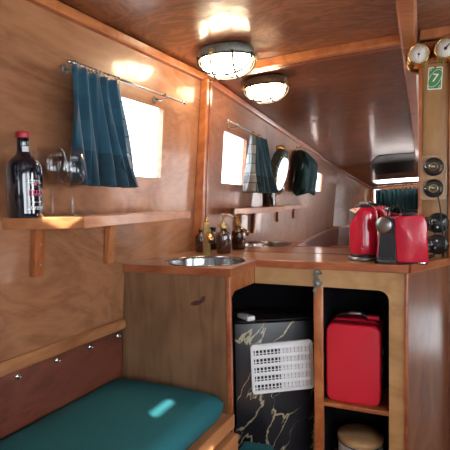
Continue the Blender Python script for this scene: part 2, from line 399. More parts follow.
# stern wall with its low curtained window
AW = (-.97, .05, -.30, .245)
AD = (.10, .76, -1.05, .235)                     # unseen stern opening added so the porthole mirror looks bright
def aft_top(x): return cz(x, -6)
aft = grid(lambda x, z: (x, -6.0, min(z, aft_top(x)) if z > .24 else z), [-1.3, -1.06, AW[0], -.6, -.3, AW[1], AD[0], AD[1], .8], [FLOOR, AW[2], AW[3], AD[2], AD[3], .5], [AW, AD], (0, -1, 0), .04)
struct('wall_aft', aft, 'dark_wall')
def pane(name, pts, th, mat='clear'):
    mb = MB(); mb.prism(pts, (0, 0, 0), th); return struct(name, mb, mat)
pane('window_1', [(wx(y, z)-.018, y, z) for y, z in ((W1[0]-.0, W1[2]), (W1[1], W1[2]), (W1[1], W1[3]), (W1[0], W1[3]))], (-.004, 0, 0))
pane('window_2', [(wx(y, z)-.018, y, z) for y, z in ((W2[0], W2[2]), (W2[1], W2[2]), (W2[1], W2[3]), (W2[0], W2[3]))], (-.004, 0, 0))
pane('window_3', [(x, -6.025, z) for x, z in ((AW[0], AW[2]), (AW[1], AW[2]), (AW[1], AW[3]), (AW[0], AW[3]))], (0, -.004, 0))
pane('window_11', [(x, -6.025, z) for x, z in ((AD[0], AD[2]), (AD[1], AD[2]), (AD[1], AD[3]), (AD[0], AD[3]))], (0, -.004, 0))
for k, h in enumerate(RW):  # panes of the added side openings; opal one spreads soft fill light
    pane('window_%d' % (4+k), [(rx(y, z)+.018, y, z) for y, z in ((h[0], h[2]), (h[1], h[2]), (h[1], h[3]), (h[0], h[3]))], (.004, 0, 0), 'opal' if h[0] == 1.25 else 'clear')
pane('window_10', [Vector(ceil_pt(u, y))+Vector((0, 0, .014)) for u, y in ((HT[0], HT[2]), (HT[1], HT[2]), (HT[1], HT[3]), (HT[0], HT[3]))], (0, 0, .004), 'opal')

pane('window_9', [Vector(ceil_pt(u, y))+Vector((0, 0, .014)) for u, y in ((SL[0], SL[2]), (SL[1], SL[2]), (SL[1], SL[3]), (SL[0], SL[3]))], (0, 0, .004))
# --- trims
def strip(path, w, h, mat, name):
    """square-section strip that follows a path; path gives (point, inward dir, up dir)"""
    mb = MB(); rings = []
    for p, a, u in path:
        p = Vector(p); a = Vector(a)*w; u = Vector(u)*h
        rings.append([mb.bm.verts.new(q) for q in (p, p+a*.85, p+a+u*.2, p+a+u*.8, p+a*.7+u, p+u)])
    n = len(rings[0])
    for r0, r1 in zip(rings, rings[1:]):
        for k in range(n): mb.bm.faces.new((r0[k], r0[(k+1) % n], r1[(k+1) % n], r1[k]))
    mb.bm.faces.new(rings[0][::-1]); mb.bm.faces.new(rings[-1])
    return struct(name, mb, mat)
strip([((wx(y, .735-drop(y)), y, cz(wx(y, .74), y)-.045), (1, 0, 0), (0, 0, 1)) for y in stations if y < 2.4][:]+[((wx(2.39, .735), 2.39, cz(wx(2.39, .74), 2.39)-.045), (1, 0, 0), (0, 0, 1))], .032, .042, 'trim', 'trim_1')
# post in the corner between wall and mirror
mb = MB(); mb.prism([(wx(MY, -.28)-.002, 2.362, -.279), (wx(MY, -.28)+.062, 2.362, -.279), (wx(MY, .76)+.040, 2.362, .725), (wx(MY, .76)-.002, 2.362, .725)], (0, 0, 0), (0, .034, 0), .006)
struct('trim_2', mb, 'trim')
# rail above the lower wall panel, and the panel itself
ys = lin(-5.6, 1.742, 16)
strip([((wx(y, -.58)-.002, y, -.585), (1, 0, 0), (0, 0, 1)) for y in ys], .030, .045, 'rail', 'trim_3')
mb = MB()
def wains(u, v):
    y = -5.6+7.342*u; z = -.586+(FLOOR+.586)*v
    return (wx(y, z)+.012, y, z)
mb = grid(wains, lin(0, 1, 14), [0, 1], [], (-1, 0, 0), .014)
wn = struct('baseboard_left', mb, 'wainscot')
for k in range(18):
    y = 1.705-.181*k
    s = MB(); s.lathe([(.0, .0), (.012, 0), (.0125, .003), (.009, .007), (.004, .0085), (0, .009)], (wx(y, -.615)+.0125, y, -.612), (1, 0, 0), 12, False)
    s.lathe([(.0, .006), (.0045, .006), (.0055, .014), (.004, .019), (0, .0195)], (wx(y, -.615)+.0125, y, -.612), (1, 0, 0), 10, False)
    obj('screw', s, 'steel', wn, label='bright steel screw head')
# moulding along the top of the mirror (follows the camber)
def bar(x0, x1, y0, y1, h, name, mat='trim', off=0):
    mb = MB(); xs = lin(x0, x1, 14); rings = []
    for x in xs:
        t = cz(x, 2.38)-.002-off
        rings.append([mb.bm.verts.new(q) for q in ((x, y1, t), (x, y1, t-h), (x, y0+.008, t-h), (x, y0, t-h+.01), (x, y0, t))])
    for a, b in zip(rings, rings[1:]):
        for k in range(5): mb.bm.faces.new((a[k], a[(k+1) % 5], b[(k+1) % 5], b[k]))
    mb.bm.faces.new(rings[0]); mb.bm.faces.new(rings[-1][::-1])
    return struct(name, mb, mat)
bar(-1.135, -.088, 2.352, 2.396, .040, 'trim_4')
bar(-.004, 1.2, 2.340, 2.396, .046, 'trim_5')
# beam running lengthwise under the ceiling
mb = MB(); ysb = [-4.8, -3, -1, 1, 2.396]
rings = []
for y in ysb:
    x0 = -.088; x1 = -.016; t = .788
    rings.append([mb.bm.verts.new(q) for q in ((x0, y, t), (x0, y, t-.050), (x0+.010, y, t-.058), (x1-.010, y, t-.058), (x1, y, t-.050), (x1, y, t))])
for a, b in zip(rings, rings[1:]):
    for k in range(6): mb.bm.faces.new((a[k], a[(k+1) % 6], b[(k+1) % 6], b[k]))
mb.bm.faces.new(rings[0]); mb.bm.faces.new(rings[-1][::-1])
struct('trim_6', mb, 'trim')
# frame round the stern window
fr = MB()
for (x0, x1, z0, z1) in ((AW[0]-.09, AW[0], AW[2]-.09, AW[3]+.02), (AW[1], AW[1]+.09, AW[2]-.09, AW[3]+.10), (AW[0], AW[1], AW[2]-.09, AW[2])):
    fr.box(x0, x1, -5.985, -5.95, z0, z1, .006)
fr.prism([(AW[0]-.09, -5.985, AW[3]+.0), (AW[1]+.09, -5.985, AW[3]+.0), (AW[1]+.09, -5.985, AW[3]+.10), (AW[0]-.09, -5.985, AW[3]+.02)], (0, 0, 0), (0, .035, 0))
struct('trim_7', fr, 'trim')

# ------------------------------------------------------------------ mirror
mb = MB(); mb.box(-1.172, .003, MY, MY+.008, -.278, .752)
o = obj('wall_mirror', mb, 'mirror'); o['label'] = 'large frameless mirror covering the bulkhead behind the counter'; o['category'] = 'mirror'

# ------------------------------------------------------------------ switch panel right of the mirror
mb = MB(); mb.box(.006, .120, 2.372, 2.398, -.279, .662, .003)
struct('trim_8', mb, 'panel')
mb = MB(); mb.box(-.052, .205, 2.360, 2.398, .640, .740, .004)          # head block behind the dials
struct('trim_9', mb, 'trim')
mb = MB(); mb.box(.121, .150, 2.352, 2.398, -.279, .638, .004)          # door jamb
struct('trim_10', mb, 'trim')
mb = MB(); mb.box(-.010, .0055, 2.366, 2.398, -.279, .638, .003)
struct('trim_11', mb, 'trim')

def gauge(x, z, label, hands):
    t = thing('brass_dial', label, 'gauge', (x, 2.359, z), 0, 'brass dials on the bulkhead')
    c = MB(); c.lathe([(.050, 0), (.056, .002), (.057, .010), (.053, .016), (.051, .024), (.049, .046), (.046, .054), (.042, .055), (.040, .050), (.040, .048)], (0, 0, 0), (0, -1, 0), 36, False)
    obj('case', c, 'brass', t, True, label='polished brass case')
    d = MB(); d.lathe([(0, .047), (.041, .047), (.041, .045), (0, .045)], (0, 0, 0), (0, -1, 0), 36, False)
    f = obj('dial_face', d, 'dial', t, True, label='white dial face')
    tk = MB()
    for k in range(24):
        a = 2*PI*k/24; r1 = .037; r0 = .031 if k % 2 == 0 else .034
        e = Vector((math.sin(a), 0, math.cos(a))); s = Vector((math.cos(a), 0, -math.sin(a)))*.0006
        p = Vector((0, -.0473, 0))
        tk.prism([p+e*r0-s, p+e*r1-s, p+e*r1+s, p+e*r0+s], (0, 0, 0), (0, .0006, 0))
    obj('dial_marks', tk, 'black', f, True)
    for nm, ang, ln, wd in hands:
        h = MB(); a = math.radians(ang); e = Vector((math.sin(a), 0, math.cos(a))); s = Vector((math.cos(a), 0, -math.sin(a)))
        p = Vector((0, -.0490, 0))
        h.prism([p-e*ln*.3-s*wd*.7, p+e*ln-s*wd*.3, p+e*ln+s*wd*.3, p-e*ln*.3+s*wd*.7], (0, 0, 0), (0, .0008, 0))
        h.lathe([(0, .0505), (.005 if wd < .004 else .007, .0505), (.005 if wd < .004 else .007, .0475), (0, .0475)], (0, 0, 0), (0, -1, 0), 14, False)
        obj(nm, h, 'black', t, True, label='black pointer')
    g = MB(); g.lathe([(0, .0535), (.042, .0530)], (0, 0, 0), (0, -1, 0), 30, False)
    obj('cover_glass', g, 'clear', t, True)
    return t
gauge(-.010, .674, 'round brass dial with small dark pointer, left of the pair on the bulkhead', [('pointer', 190, .017, .0022)])
gauge(.102, .684, 'round brass dial with bold black pointer, right of the pair on the bulkhead', [('pointer', 40, .026, .006)])

# playing card
t = thing('playing_card', 'green playing card with number seven pinned below the brass dials', 'card', (.061, 2.370, .569))
R0 = Matrix.Rotation(math.radians(3), 4, 'Y')
def cardpoly(w, h, r, y): return [R0 @ Vector((a, y, b)) for a, b in rrect(w, h, r)]
c = MB(); c.prism(cardpoly(.062, .104, .006, 0), (0, 0, 0), (0, -.0012, 0)); obj('card_stock', c, 'card', t, True)
c = MB(); c.prism(cardpoly(.053, .094, .004, -.0013), (0, 0, 0), (0, -.0004, 0)); obj('green_print', c, 'green_card', t, True)
def ell(a, b, rot, y, n=32):
    return [R0 @ Vector((a*math.cos(2*PI*k/n)*math.cos(rot)-b*math.sin(2*PI*k/n)*math.sin(rot), y, a*math.cos(2*PI*k/n)*math.sin(rot)+b*math.sin(2*PI*k/n)*math.cos(rot))) for k in range(n)]
c = MB(); c.prism(ell(.0445, .0245, math.radians(62), -.0018), (0, 0, 0), (0, -.0003, 0)); obj('white_oval', c, 'card', t, True)
c = MB(); c.prism(ell(.0425, .0225, math.radians(62), -.0022), (0, 0, 0), (0, -.0003, 0)); obj('green_oval', c, 'green_card', t, True)
fx = frame((0, -.0027, 0), (1, 0, 0), (0, 0, 1), (0, -1, 0))
obj('numeral', text_mesh('7', .052, R0 @ fx @ Matrix.Rotation(math.radians(-8), 4, 'Z')), 'card', t, True)
for sx, sz, ro in ((-.0195, .038, 0), (.0195, -.038, PI)):
    fx = frame((sx, -.0019, sz), (1, 0, 0), (0, 0, 1), (0, -1, 0)) @ Matrix.Rotation(ro, 4, 'Z')
    obj('numeral', text_mesh('7', .015, R0 @ fx), 'card', t, True)
c = MB(); c.lathe([(0, .006), (.0035, .005), (.004, .0025), (.0015, .0015), (.001, 0)], (0, -.0012, .050), (0, -1, 0), 12, False); obj('pin', c, 'black', t, True, label='black pin')

# sockets: two on a wooden plate, two black ones lower with plugs
t = thing('socket_plate', 'tan wooden plate with rounded corners holding two black sockets', 'socket plate', (.056, 2.3715, .104))
c = MB(); c.prism([Vector((a, 0, b)) for a, b in rrect(.116, .215, .016)], (0, 0, 0), (0, -.012, 0), .002); obj('plate', c, 'panel', t, True)
for sz in (.050, -.052):
    s = MB(); s.lathe([(0, .0), (.043, 0), (.044, .004), (.041, .013), (.030, .017), (.022, .017), (.021, .010)], (0, -.0122, sz), (0, -1, 0), 30, False)
    so = obj('socket', s, 'black', t, True, label='round black socket')
    s = MB(); s.lathe([(0, .011), (.0205, .011), (.0205, .019), (.017, .021), (.015, .013), (0, .013)], (0, -.0122, sz), (0, -1, 0), 24, False)
    obj('socket_ring', s, 'old_brass', so, True, label='brassy metal ring')
    s = MB(); s.lathe([(0, .013), (.010, .013), (.010, .020), (0, .021)], (0, -.0122, sz), (0, -1, 0), 18, False)
    obj('contact', s, 'dull_steel', so, True)
    for dx in (-.034, .034):
        s = MB(); s.lathe([(0, .019), (.0035, .0185), (.004, .015), (.004, .010)], (dx, -.0122, sz), (0, -1, 0), 10, False); obj('screw', s, 'steel', so, True)
for sz, lab, tw in ((-.112, 'upper of two large black round wall sockets behind the coffee machine', .3), (-.215, 'lower of two large black round wall sockets beside the coffee machine', -.2)):
    t = thing('wall_socket', lab, 'socket', (.078, 2.3715, sz), group='black wall sockets behind the coffee machine')
    s = MB(); s.lathe([(0, 0), (.047, 0), (.049, .004), (.046, .018), (.036, .026), (.0, .027)], (0, 0, 0), (0, -1, 0), 32, False); obj('socket_body', s, 'black', t, True)
    for k in range(3):
        a = tw+k*2*PI/3
        s = MB(); s.lathe([(0, .0255), (.005, .0265), (.004, .029), (0, .0295)], (.02*math.cos(a), 0, .02*math.sin(a)), (0, -1, 0), 12, False); obj('screw', s, 'white', t, True, label='small white screw cap')
    s = MB(); s.box(-.060, -.022, -.058, -.026, -.030, .030, .006); obj('plug', s, 'clear_plastic', t, True, label='see-through plastic plug')
    s = MB(); s.tube([(-.045+.03*math.sin(u*5), -.045-.02*u, -.03-.13*u*(1.6 if sz > -.2 else .9)*.28) for u in lin(0, 1, 10)], .003); obj('plug_lead', s, 'black', t, True)
for k, (x, lab) in enumerate(((.094, 'thin black cable hanging down the switch panel, left of the pair'), (.106, 'thin black cable hanging down the switch panel beside the door jamb'))):
    s = MB(); s.tube([(x+.010*math.sin(3.1*u+k)-.02*(1-u)*(k == 0), 2.330-.012*math.sin(PI*u)-.004*k, .02-.292*u-.0*k) for u in lin(0, 1, 16)], .0032, 8)
    o = obj('cable', s, 'black'); o['label'] = lab; o['category'] = 'cable'; o['group'] = 'cables hanging down the switch panel'

# ------------------------------------------------------------------ counter
CT, CB = -.280, -.312
FX0, FX1 = -.742, -.046
LY, FY = 1.745, 2.060
def wxl(Y): return wx(Y, -.29)+.004
outline = [(wxl(LY), LY), (FX0, LY), (FX0, FY), (FX1, FY), (.128, 2.425-.034), (.128, 2.398), (wxl(2.398), 2.398)]
SC = (-.957, 1.953); SA, SB = .190, .186          # sink bowl
def worktop():
    t = bmesh.new(); n = 40
    ring = [(SC[0]+SA*math.cos(2*PI*k/n), SC[1]+SB*math.sin(2*PI*k/n)) for k in range(n)]
    for z in (CT, CB):
        ov = [t.verts.new((x, y, z)) for x, y in outline]; rv = [t.verts.new((x, y, z)) for x, y in ring]
        oe = [t.edges.new((ov[i], ov[(i+1) % len(ov)])) for i in range(len(ov))]; re = [t.edges.new((rv[i], rv[(i+1) % n])) for i in range(n)]
        bmesh.ops.triangle_fill(t, use_beauty=True, edges=oe+re)
        if z == CT: o1, r1 = ov, rv
    for a, b in ((o1, ov), (r1, rv)):
        for i in range(len(a)):
            j = (i+1) % len(a); t.faces.new((a[i], a[j], b[j], b[i]))
    bmesh.ops.recalc_face_normals(t, faces=t.faces[:])
    mb = MB(); mb.merge(t); return mb
wt = thing('worktop', 'varnished wooden worktop running round the corner below the mirror', 'worktop', (-.7, 2.1, CB))
obj('top_board', worktop(), 'counter', wt)
def lip(p, q, name='edge_strip'):
    p = Vector((*p, 0)); q = Vector((*q, 0)); d = (q-p).normalized(); n = Vector((d.y, -d.x, 0))*.013
    mb = MB(); mb.prism([(p.x, p.y, CT+.003), (q.x, q.y, CT+.003), (q.x+n.x, q.y+n.y, CT+.003), (p.x+n.x, p.y+n.y, CT+.003)], (0, 0, 0), (0, 0, -.036), .003)
    return obj(name, mb, 'lip', wt, label='reddish edge strip')
lip((wxl(LY)+.002, LY), (FX0+.0125, LY)); lip((FX0, LY), (FX0, FY-.013)); lip((FX0, FY), (FX1, FY)); lip((FX1, FY), (.128, 2.391))

# sink
sk = thing('sink', 'round stainless steel sink let into the wooden worktop', 'sink', (SC[0], SC[1], CT))
s = MB(); s.lathe([(1.045, .001), (1.04, .004), (1.0, .0045), (.975, .001), (.965, -.012), (.94, -.09), (.86, -.118), (.6, -.125), (.2, -.128), (.0, -.128)], (0, 0, 0), (0, 0, 1), 44, False, SA*.985, SB*.985)
obj('basin', s, 'sink_steel', sk, True)
s = MB(); s.lathe([(.0, -.1265), (.034, -.1265), (.036, -.1245), (.040, -.1265)], (0, 0, 0), (0, 0, 1), 24, False); obj('drain', s, 'dull_steel', sk, True)
# tap
t = thing('tap', 'brass tap with a straight pillar and short spout behind the sink', 'tap', (-1.060, 2.185, CT))
s = MB(); s.lathe([(0, 0), (.026, 0), (.026, .006), (.021, .010), (.0205, .170), (.016, .176), (.0, .177)], (0, 0, 0), (0, 0, 1), 24, False); obj('pillar', s, 'old_brass', t, True)
s = MB(); s.tube([(.012, -.012, .112), (.03, -.03, .106), (.045, -.046, .096), (.052, -.052, .078)], [.0155, .0165, .0165, .015], 14); sp = obj('spout', s, 'brass', t, True, label='bright brass spout')
s = MB(); s.lathe([(.0, -.0), (.0125, 0), (.0145, -.004)], (.0523, -.0523, .0765), (.3, -.3, 1), 14, False); obj('outlet', s, 'black', sp, True)
s = MB(); s.tube([(0, 0, .176), (.0, .004, .192), (.004, .012, .200)], .005, 8); obj('lever', s, 'brass', t, True)

# amber dispenser bottles
def amber(x, y, r, h, pump, label, th=0):
    t = thing('soap_bottle', label, 'bottle', (x, y, CT), th, 'amber bottles behind the sink')
    s = MB(); s.lathe([(0, 0), (r*.9, 0), (r, .006), (r, h*.78), (r*.96, h*.86), (r*.72, h*.94), (r*.42, h), (r*.42, h+.012), (0, h+.012)], (0, 0, 0), (0, 0, 1), 28, False); obj('body', s, 'amber', t, True)
    if pump:
        s = MB(); s.lathe([(0, 0), (r*.5, 0), (r*.52, .004), (r*.52, .026), (r*.34, .030), (r*.2, .034), (.004, .036), (.004, .066), (.009, .068), (.009, .080), (0, .081)], (0, 0, h+.0125), (0, 0, 1), 20, False)
        p = obj('pump', s, 'old_brass', t, True, label='brass pump head')
        s = MB(); s.tube([(0, 0, h+.086), (.03, 0, h+.088), (.055, 0, h+.083), (.062, 0, h+.074)], .0045, 8); obj('nozzle', s, 'old_brass', p, True)
    else:
        s = MB(); s.lathe([(0, 0), (r*.5, 0), (r*.52, .004), (r*.5, .012), (0, .014)], (0, 0, h+.0125), (0, 0, 1), 20, False); obj('cap', s, 'black', t, True)
    return t
amber(-1.005, 2.290, .042, .125, True, 'dark amber soap bottle with a brass pump head beside the tap', -.1)
amber(-1.158, 2.318, .036, .108, False, 'dark amber bottle without a pump, left of the brass tap', 0)

# ------------------------------------------------------------------ cabinet below the counter
cab = thing('kitchen_cabinet', 'built-in open kitchen cabinet of varnished plywood under the worktop', 'cabinet', (-.7, 2.1, FLOOR))
TOP = CB-.002
mb = MB(); mb.prism([(wx(LY, TOP)+.004, LY+.004, TOP), (FX0-.022, LY+.004, TOP), (FX0-.022, LY+.004, FLOOR), (wx(LY, FLOOR)+.02, LY+.004, FLOOR)], (0, 0, 0), (0, .018, 0))
lp = obj('side_panel', mb, 'pine', cab, label='brown grained ply panel facing the bench')
kn = MB()
for dx, dz, a, b, ro in ((0, 0, .030, .011, .25), (.032, .018, .019, .010, .9)):
    kn.prism([(-.905+dx+a*math.cos(q)*math.cos(ro)-b*math.sin(q)*math.sin(ro), LY+.0035, -.438+dz+a*math.cos(q)*math.sin(ro)+b*math.sin(q)*math.cos(ro)) for q in lin(0, 2*PI*19/20, 19)], (0, 0, 0), (0, .004, 0))
obj('wood_knot', kn, 'dark_red', lp, label='dark knot in the panel')
mb = MB(); mb.box(FX0-.020, FX0, LY+.002, LY+.022, FLOOR, TOP, .002); obj('corner_post', mb, 'lip', cab, label='reddish corner batten')
mb = MB()                                           # rail over the side opening, with its sloped underside
mb.prism([(0, LY+.024, TOP), (0, FY-.002, TOP), (0, FY-.002, -.392), (0, LY+.06, -.385), (0, LY+.024, -.405)], (FX0-.018, 0, 0), (FX0-.001, 0, 0))
obj('side_rail', mb, 'trim', cab)
# front frame in one outline: top rail, right stile with a rounded inner corner
out = [(FX0, TOP), (FX1-.002, TOP), (FX1-.002, FLOOR), (-.124, FLOOR), (-.124, -.44)]
for k in range(7):
    a = PI/2*k/6; out.append((-.124-.045+.045*math.cos(a), -.44+.045*math.sin(a)))
out += [(-.40, -.394), (FX0, -.394)]
mb = MB(); mb.prism([(x, FY+.002, z) for x, z in out], (0, 0, 0), (0, .018, 0)); obj('front_frame', mb, 'birch', cab, label='pale ply front frame')
mb = MB(); mb.box(FX1-.014, FX1-.001, FY-.006, FY+.0015, FLOOR, TOP, .002); obj('corner_bead', mb, 'lip', cab)
mb = MB(); mb.box(-.455, -.412, FY+.004, FY+.026, FLOOR, -.3945, .002); obj('divider', mb, 'trim', cab, label='upright batten between the two openings')
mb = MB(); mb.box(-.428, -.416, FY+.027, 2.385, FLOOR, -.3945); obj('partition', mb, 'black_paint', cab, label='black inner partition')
mb = MB(); mb.prism([(FX1, FY+.003, TOP), (.126, 2.389, TOP), (.126, 2.389, FLOOR), (FX1, FY+.003, FLOOR)], (0, 0, 0), (-.016, .008, 0)); obj('end_panel', mb, 'red_ply', cab, label='glossy red-brown end panel')
mb = MB(); mb.box(-.4155, -.125, FY+.021, 2.36, -.962, -.942, .002); obj('inner_shelf', mb, 'trim', cab, label='shelf inside the right opening')
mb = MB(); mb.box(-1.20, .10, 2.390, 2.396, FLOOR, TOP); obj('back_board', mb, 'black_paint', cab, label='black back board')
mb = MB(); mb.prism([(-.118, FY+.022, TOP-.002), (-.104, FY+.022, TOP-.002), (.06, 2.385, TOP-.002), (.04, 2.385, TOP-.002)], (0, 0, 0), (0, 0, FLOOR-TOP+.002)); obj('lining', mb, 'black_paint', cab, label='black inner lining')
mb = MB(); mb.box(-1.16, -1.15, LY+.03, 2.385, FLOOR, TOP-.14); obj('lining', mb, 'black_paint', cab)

# latch on the front rail
t = thing('cabinet_latch', 'tarnished ornate metal latch on the pale cabinet rail', 'latch', (-.437, FY+.001, -.372))
s = MB()
pts = [(-.010, .062), (.006, .066), (.020, .050), (.026, .038), (.012, .034), (.002, .030), (.010, .018), (.024, .004), (.030, -.004), (.018, -.020), (.004, -.024), (-.010, -.030), (-.016, -.012), (-.018, .004), (-.012, .020), (-.018, .036)]
s.prism([Vector((a, 0, b)) for a, b in pts], (0, 0, 0), (0, -.010, 0), .003)
obj('plate', s, 'iron', t, True)
s = MB(); s.lathe([(0, 0), (.008, 0), (.009, .006), (.005, .011), (0, .012)], (.006, -.0105, .048), (0, -1, 0), 14, False); obj('rivet', s, 'dull_steel', t, True)
s = MB(); s.lathe([(0, 0), (.010, 0), (.011, .006), (.006, .013), (0, .014)], (.004, -.0105, -.006), (0, -1, 0), 14, False); obj('turn_knob', s, 'dull_steel', t, True)
s = MB(); s.tube([(-.006, -.006, -.026), (-.012, -.014, -.040), (-.004, -.020, -.052), (.006, -.016, -.050)], [.006, .006, .005, .004], 8); obj('hook', s, 'dull_steel', t, True, label='hooked catch')

# ------------------------------------------------------------------ fridge, set diagonally in the corner
ang = math.atan2(.51, .86)
fr = thing('mini_fridge', 'black marble-patterned mini fridge standing diagonally in the cabinet corner', 'fridge', (-.81, 1.953, FLOOR), ang)
H = -.572-FLOOR; FW = .412
s = MB(); s.box(0, FW, .038, .265, .015, H, .006); obj('body', s, 'black', fr, True)
s = MB(); s.box(0, FW, 0, .036, .02, H-.004, .005); dr = obj('door', s, 'marble', fr, True, label='black marble-look door with gold veins')
for k in range(4):
    s = MB(); s.lathe([(0, 0), (.014, 0), (.014, .015), (0, .015)], (.04+(k % 2)*(FW-.08), .07+(k//2)*.16, 0), (0, 0, 1), 14, False); obj('foot', s, 'black', fr, True)
# white louvred grille on the door
gx0, gx1 = .076, .382; gz0, gz1 = -.912-FLOOR, -.672-FLOOR
GW, GH = gx1-gx0, gz1-gz0; gc = Vector(((gx0+gx1)/2, -.001, (gz0+gz1)/2))
GR = Matrix.Translation(gc) @ Matrix.Rotation(math.radians(-2.0), 4, 'Y')
def gpt(a, y, b): return GR @ Vector((a, y, b))
g = MB(); g.prism([gpt(a, 0, b) for a, b in rrect(GW-.012, GH-.012, .01)], (0, 0, 0), (0, -.003, 0))
gp = obj('vent_grille', g, 'black', fr, True, label='white louvred vent grille')
# border
def ringframe(w, h, r, bw, y0, y1):
    mb = MB(); o = rrect(w, h, r); i = rrect(w-2*bw, h-2*bw, max(.002, r-bw))
    n = len(o); L = []
    for pl, y in ((o, y0), (o, y1), (i, y1), (i, y0)): L.append([mb.bm.verts.new(gpt(a, y, b)) for a, b in pl])
    for A, B in zip(L, L[1:]+L[:1]):
        for k in range(n): mb.bm.faces.new((A[k], A[(k+1) % n], B[(k+1) % n], B[k]))
    return mb
obj('grille_frame', ringframe(GW, GH, .018, .015, 0, -.016), 'white', gp, True)
rows = 5; rh = (GH-.030)/rows
for k in range(rows):
    zt = GH/2-.015-k*rh
    s = MB(); w = GW/2-.0155
    s.prism([gpt(-w, -.004, zt-rh*.30), gpt(-w, -.011, zt-rh*.36), gpt(-w, -.011, zt-rh*.28), gpt(-w, -.006, zt+.0), gpt(-w, -.003, zt+.0)], (0, 0, 0), GR.to_3x3() @ Vector((2*w, 0, 0)))
    obj('slat', s, 'white', gp, True)
    s = MB()
    for q in range(15):
        x = -w+.010+q*(2*w-.020)/14
        hw = .0028 if q < 7 else .0075
        s.prism([gpt(x-hw, -.0035, zt-rh*.28), gpt(x+hw, -.0035, zt-rh*.28), gpt(x+hw, -.0035, zt-rh*1.0), gpt(x-hw, -.0035, zt-rh*1.0)], (0, 0, 0), GR.to_3x3() @ Vector((0, -.005, 0)))
    s.prism([gpt(-w, -.0036, zt-rh*.74), gpt(w, -.0036, zt-rh*.74), gpt(w, -.0036, zt-rh*.80), gpt(-w, -.0036, zt-rh*.80)], (0, 0, 0), GR.to_3x3() @ Vector((0, -.004, 0)))
    obj('rib_row', s, 'white', gp, True)
# small white adapter on top of the fridge
t = thing('remote_control', 'small white handheld remote lying on top of the black fridge', 'remote control', (-.785, 2.045, -.5715), math.radians(-35))
s = MB(); s.box(-.048, .048, -.022, .022, 0, .022, .005); obj('body', s, 'white', t, True)
for a in (-.02, 0, .02):
    s = MB(); s.lathe([(0, 0), (.005, 0), (.005, .0012), (0, .0014)], (a, 0, .0221), (0, 0, 1), 10, False); obj('button', s, 'dull_steel', t, True)

# ------------------------------------------------------------------ red case and canister in the right opening
t = thing('carry_case', 'red hard-shell case with rounded corners and top handle on the cabinet shelf', 'case', (-.285, 2.10, -.9415))
cw, ch = .246, .372
def shell(y0, y1, w, h, r, z0=0, bev=.012):
    mb = MB(); mb.prism([Vector((a, y0, b+h/2+z0)) for a, b in rrect(w, h, r, 8)], (0, 0, 0), (0, y1-y0, 0), bev, 4, True); return mb
obj('front_shell', shell(0, .085, cw, ch, .042), 'red_case', t, True)
obj('back_shell', shell(.090, .190, cw-.004, ch+.006, .042), 'red_case', t, True)
obj('seam_band', shell(.082, .093, cw-.012, ch-.012, .038, .006, .0), 'black', t, True, label='dark seam between the shells')
s = MB(); s.tube([(-.075, .10, ch+.004), (-.066, .098, ch+.024), (-.04, .098, ch+.030), (.03, .098, ch+.030), (.052, .098, ch+.022), (.06, .10, ch+.004)], .008, 10); obj('handle', s, 'black', t, True, label='black carry handle')
s = MB(); s.box(-.030, .030, .082, .114, ch+.0265, ch+.041, .004); obj('handle_grip', s, 'dull_steel', t, True, label='grey grip sleeve')
s = MB(); s.box(.055, .115, .080, .110, ch+.008, ch+.030, .006); obj('lid_tab', s, 'red_case', t, True)
for b in (.14, .22):
    s = MB(); s.box(cw/2+.0002, cw/2+.006, .066, .090, b, b+.03, .002); obj('latch', s, 'dull_steel', t, True)

t = thing('canister', 'white canister with a round bamboo lid on the cabinet floor', 'canister', (-.262, 2.20, FLOOR))
s = MB(); s.lathe([(0, 0), (.098, 0), (.103, .006), (.104, .165), (.101, .170), (.0, .170)], (0, 0, 0), (0, 0, 1), 40, False); obj('body', s, 'ceramic', t, True, label='white enamel body')
s = MB(); s.lathe([(0, .171), (.098, .171), (.107, .174), (.107, .192), (.104, .196), (0, .196)], (0, 0, 0), (0, 0, 1), 40, False); obj('lid', s, 'bamboo', t, True, label='bamboo lid')
s = MB(); s.lathe([(.1045, .164), (.1065, .166), (.1065, .169), (.1045, .170)], (0, 0, 0), (0, 0, 1), 40, False); obj('seal', s, 'black', t, True)

# ------------------------------------------------------------------ kettle
t = thing('kettle', 'glossy red electric kettle with steel spout beside the coffee machine', 'kettle', (-.2455, 2.215, CT))
s = MB(); s.lathe([(0, 0), (.070, 0), (.073, .004), (.072, .014), (.066, .018), (0, .018)], (0, 0, 0), (0, 0, 1), 36, False); obj('base', s, 'dull_steel', t, True, label='grey metallic power base')
s = MB(); s.lathe([(0, .0185), (.066, .0185), (.0675, .022), (.0675, .030), (.0, .030)], (0, 0, 0), (0, 0, 1), 36, False); obj('foot_ring', s, 'black', t, True, label='black foot ring')
s = MB(); s.lathe([(0, .0305), (.0665, .0305), (.068, .036), (.0675, .08), (.0655, .15), (.0625, .21), (.060, .232), (.055, .243), (.046, .248), (0, .249)], (0, 0, 0), (0, 0, 1), 44, False); obj('body', s, 'red', t, True)
s = MB(); s.lathe([(0, .2492), (.044, .2492), (.043, .255), (.030, .261), (0, .262)], (0, 0, 0), (0, 0, 1), 32, False); ld = obj('lid', s, 'black', t, True, label='black lid')
s = MB(); s.tube([(-.020, -.004, .258), (-.016, -.002, .270), (.010, .006, .271), (.020, .010, .259)], .005, 8); obj('lid_handle', s, 'dull_steel', ld, True)
d = Vector((-.94, -.34, 0)).normalized(); sd = Vector((-d.y, d.x, 0))
s = MB()
o_ = d*.050
tip = d*.069+Vector((0, 0, .238))
rim = [d*.026+sd*.046+Vector((0, 0, .250)), d*.026-sd*.046+Vector((0, 0, .250))]
low = [d*.0665+sd*.010+Vector((0, 0, .176)), d*.0665-sd*.010+Vector((0, 0, .176))]
mid = [d*.050+sd*.048+Vector((0, 0, .222)), d*.050-sd*.048+Vector((0, 0, .222))]
inn = d*.03+Vector((0, 0, .19))
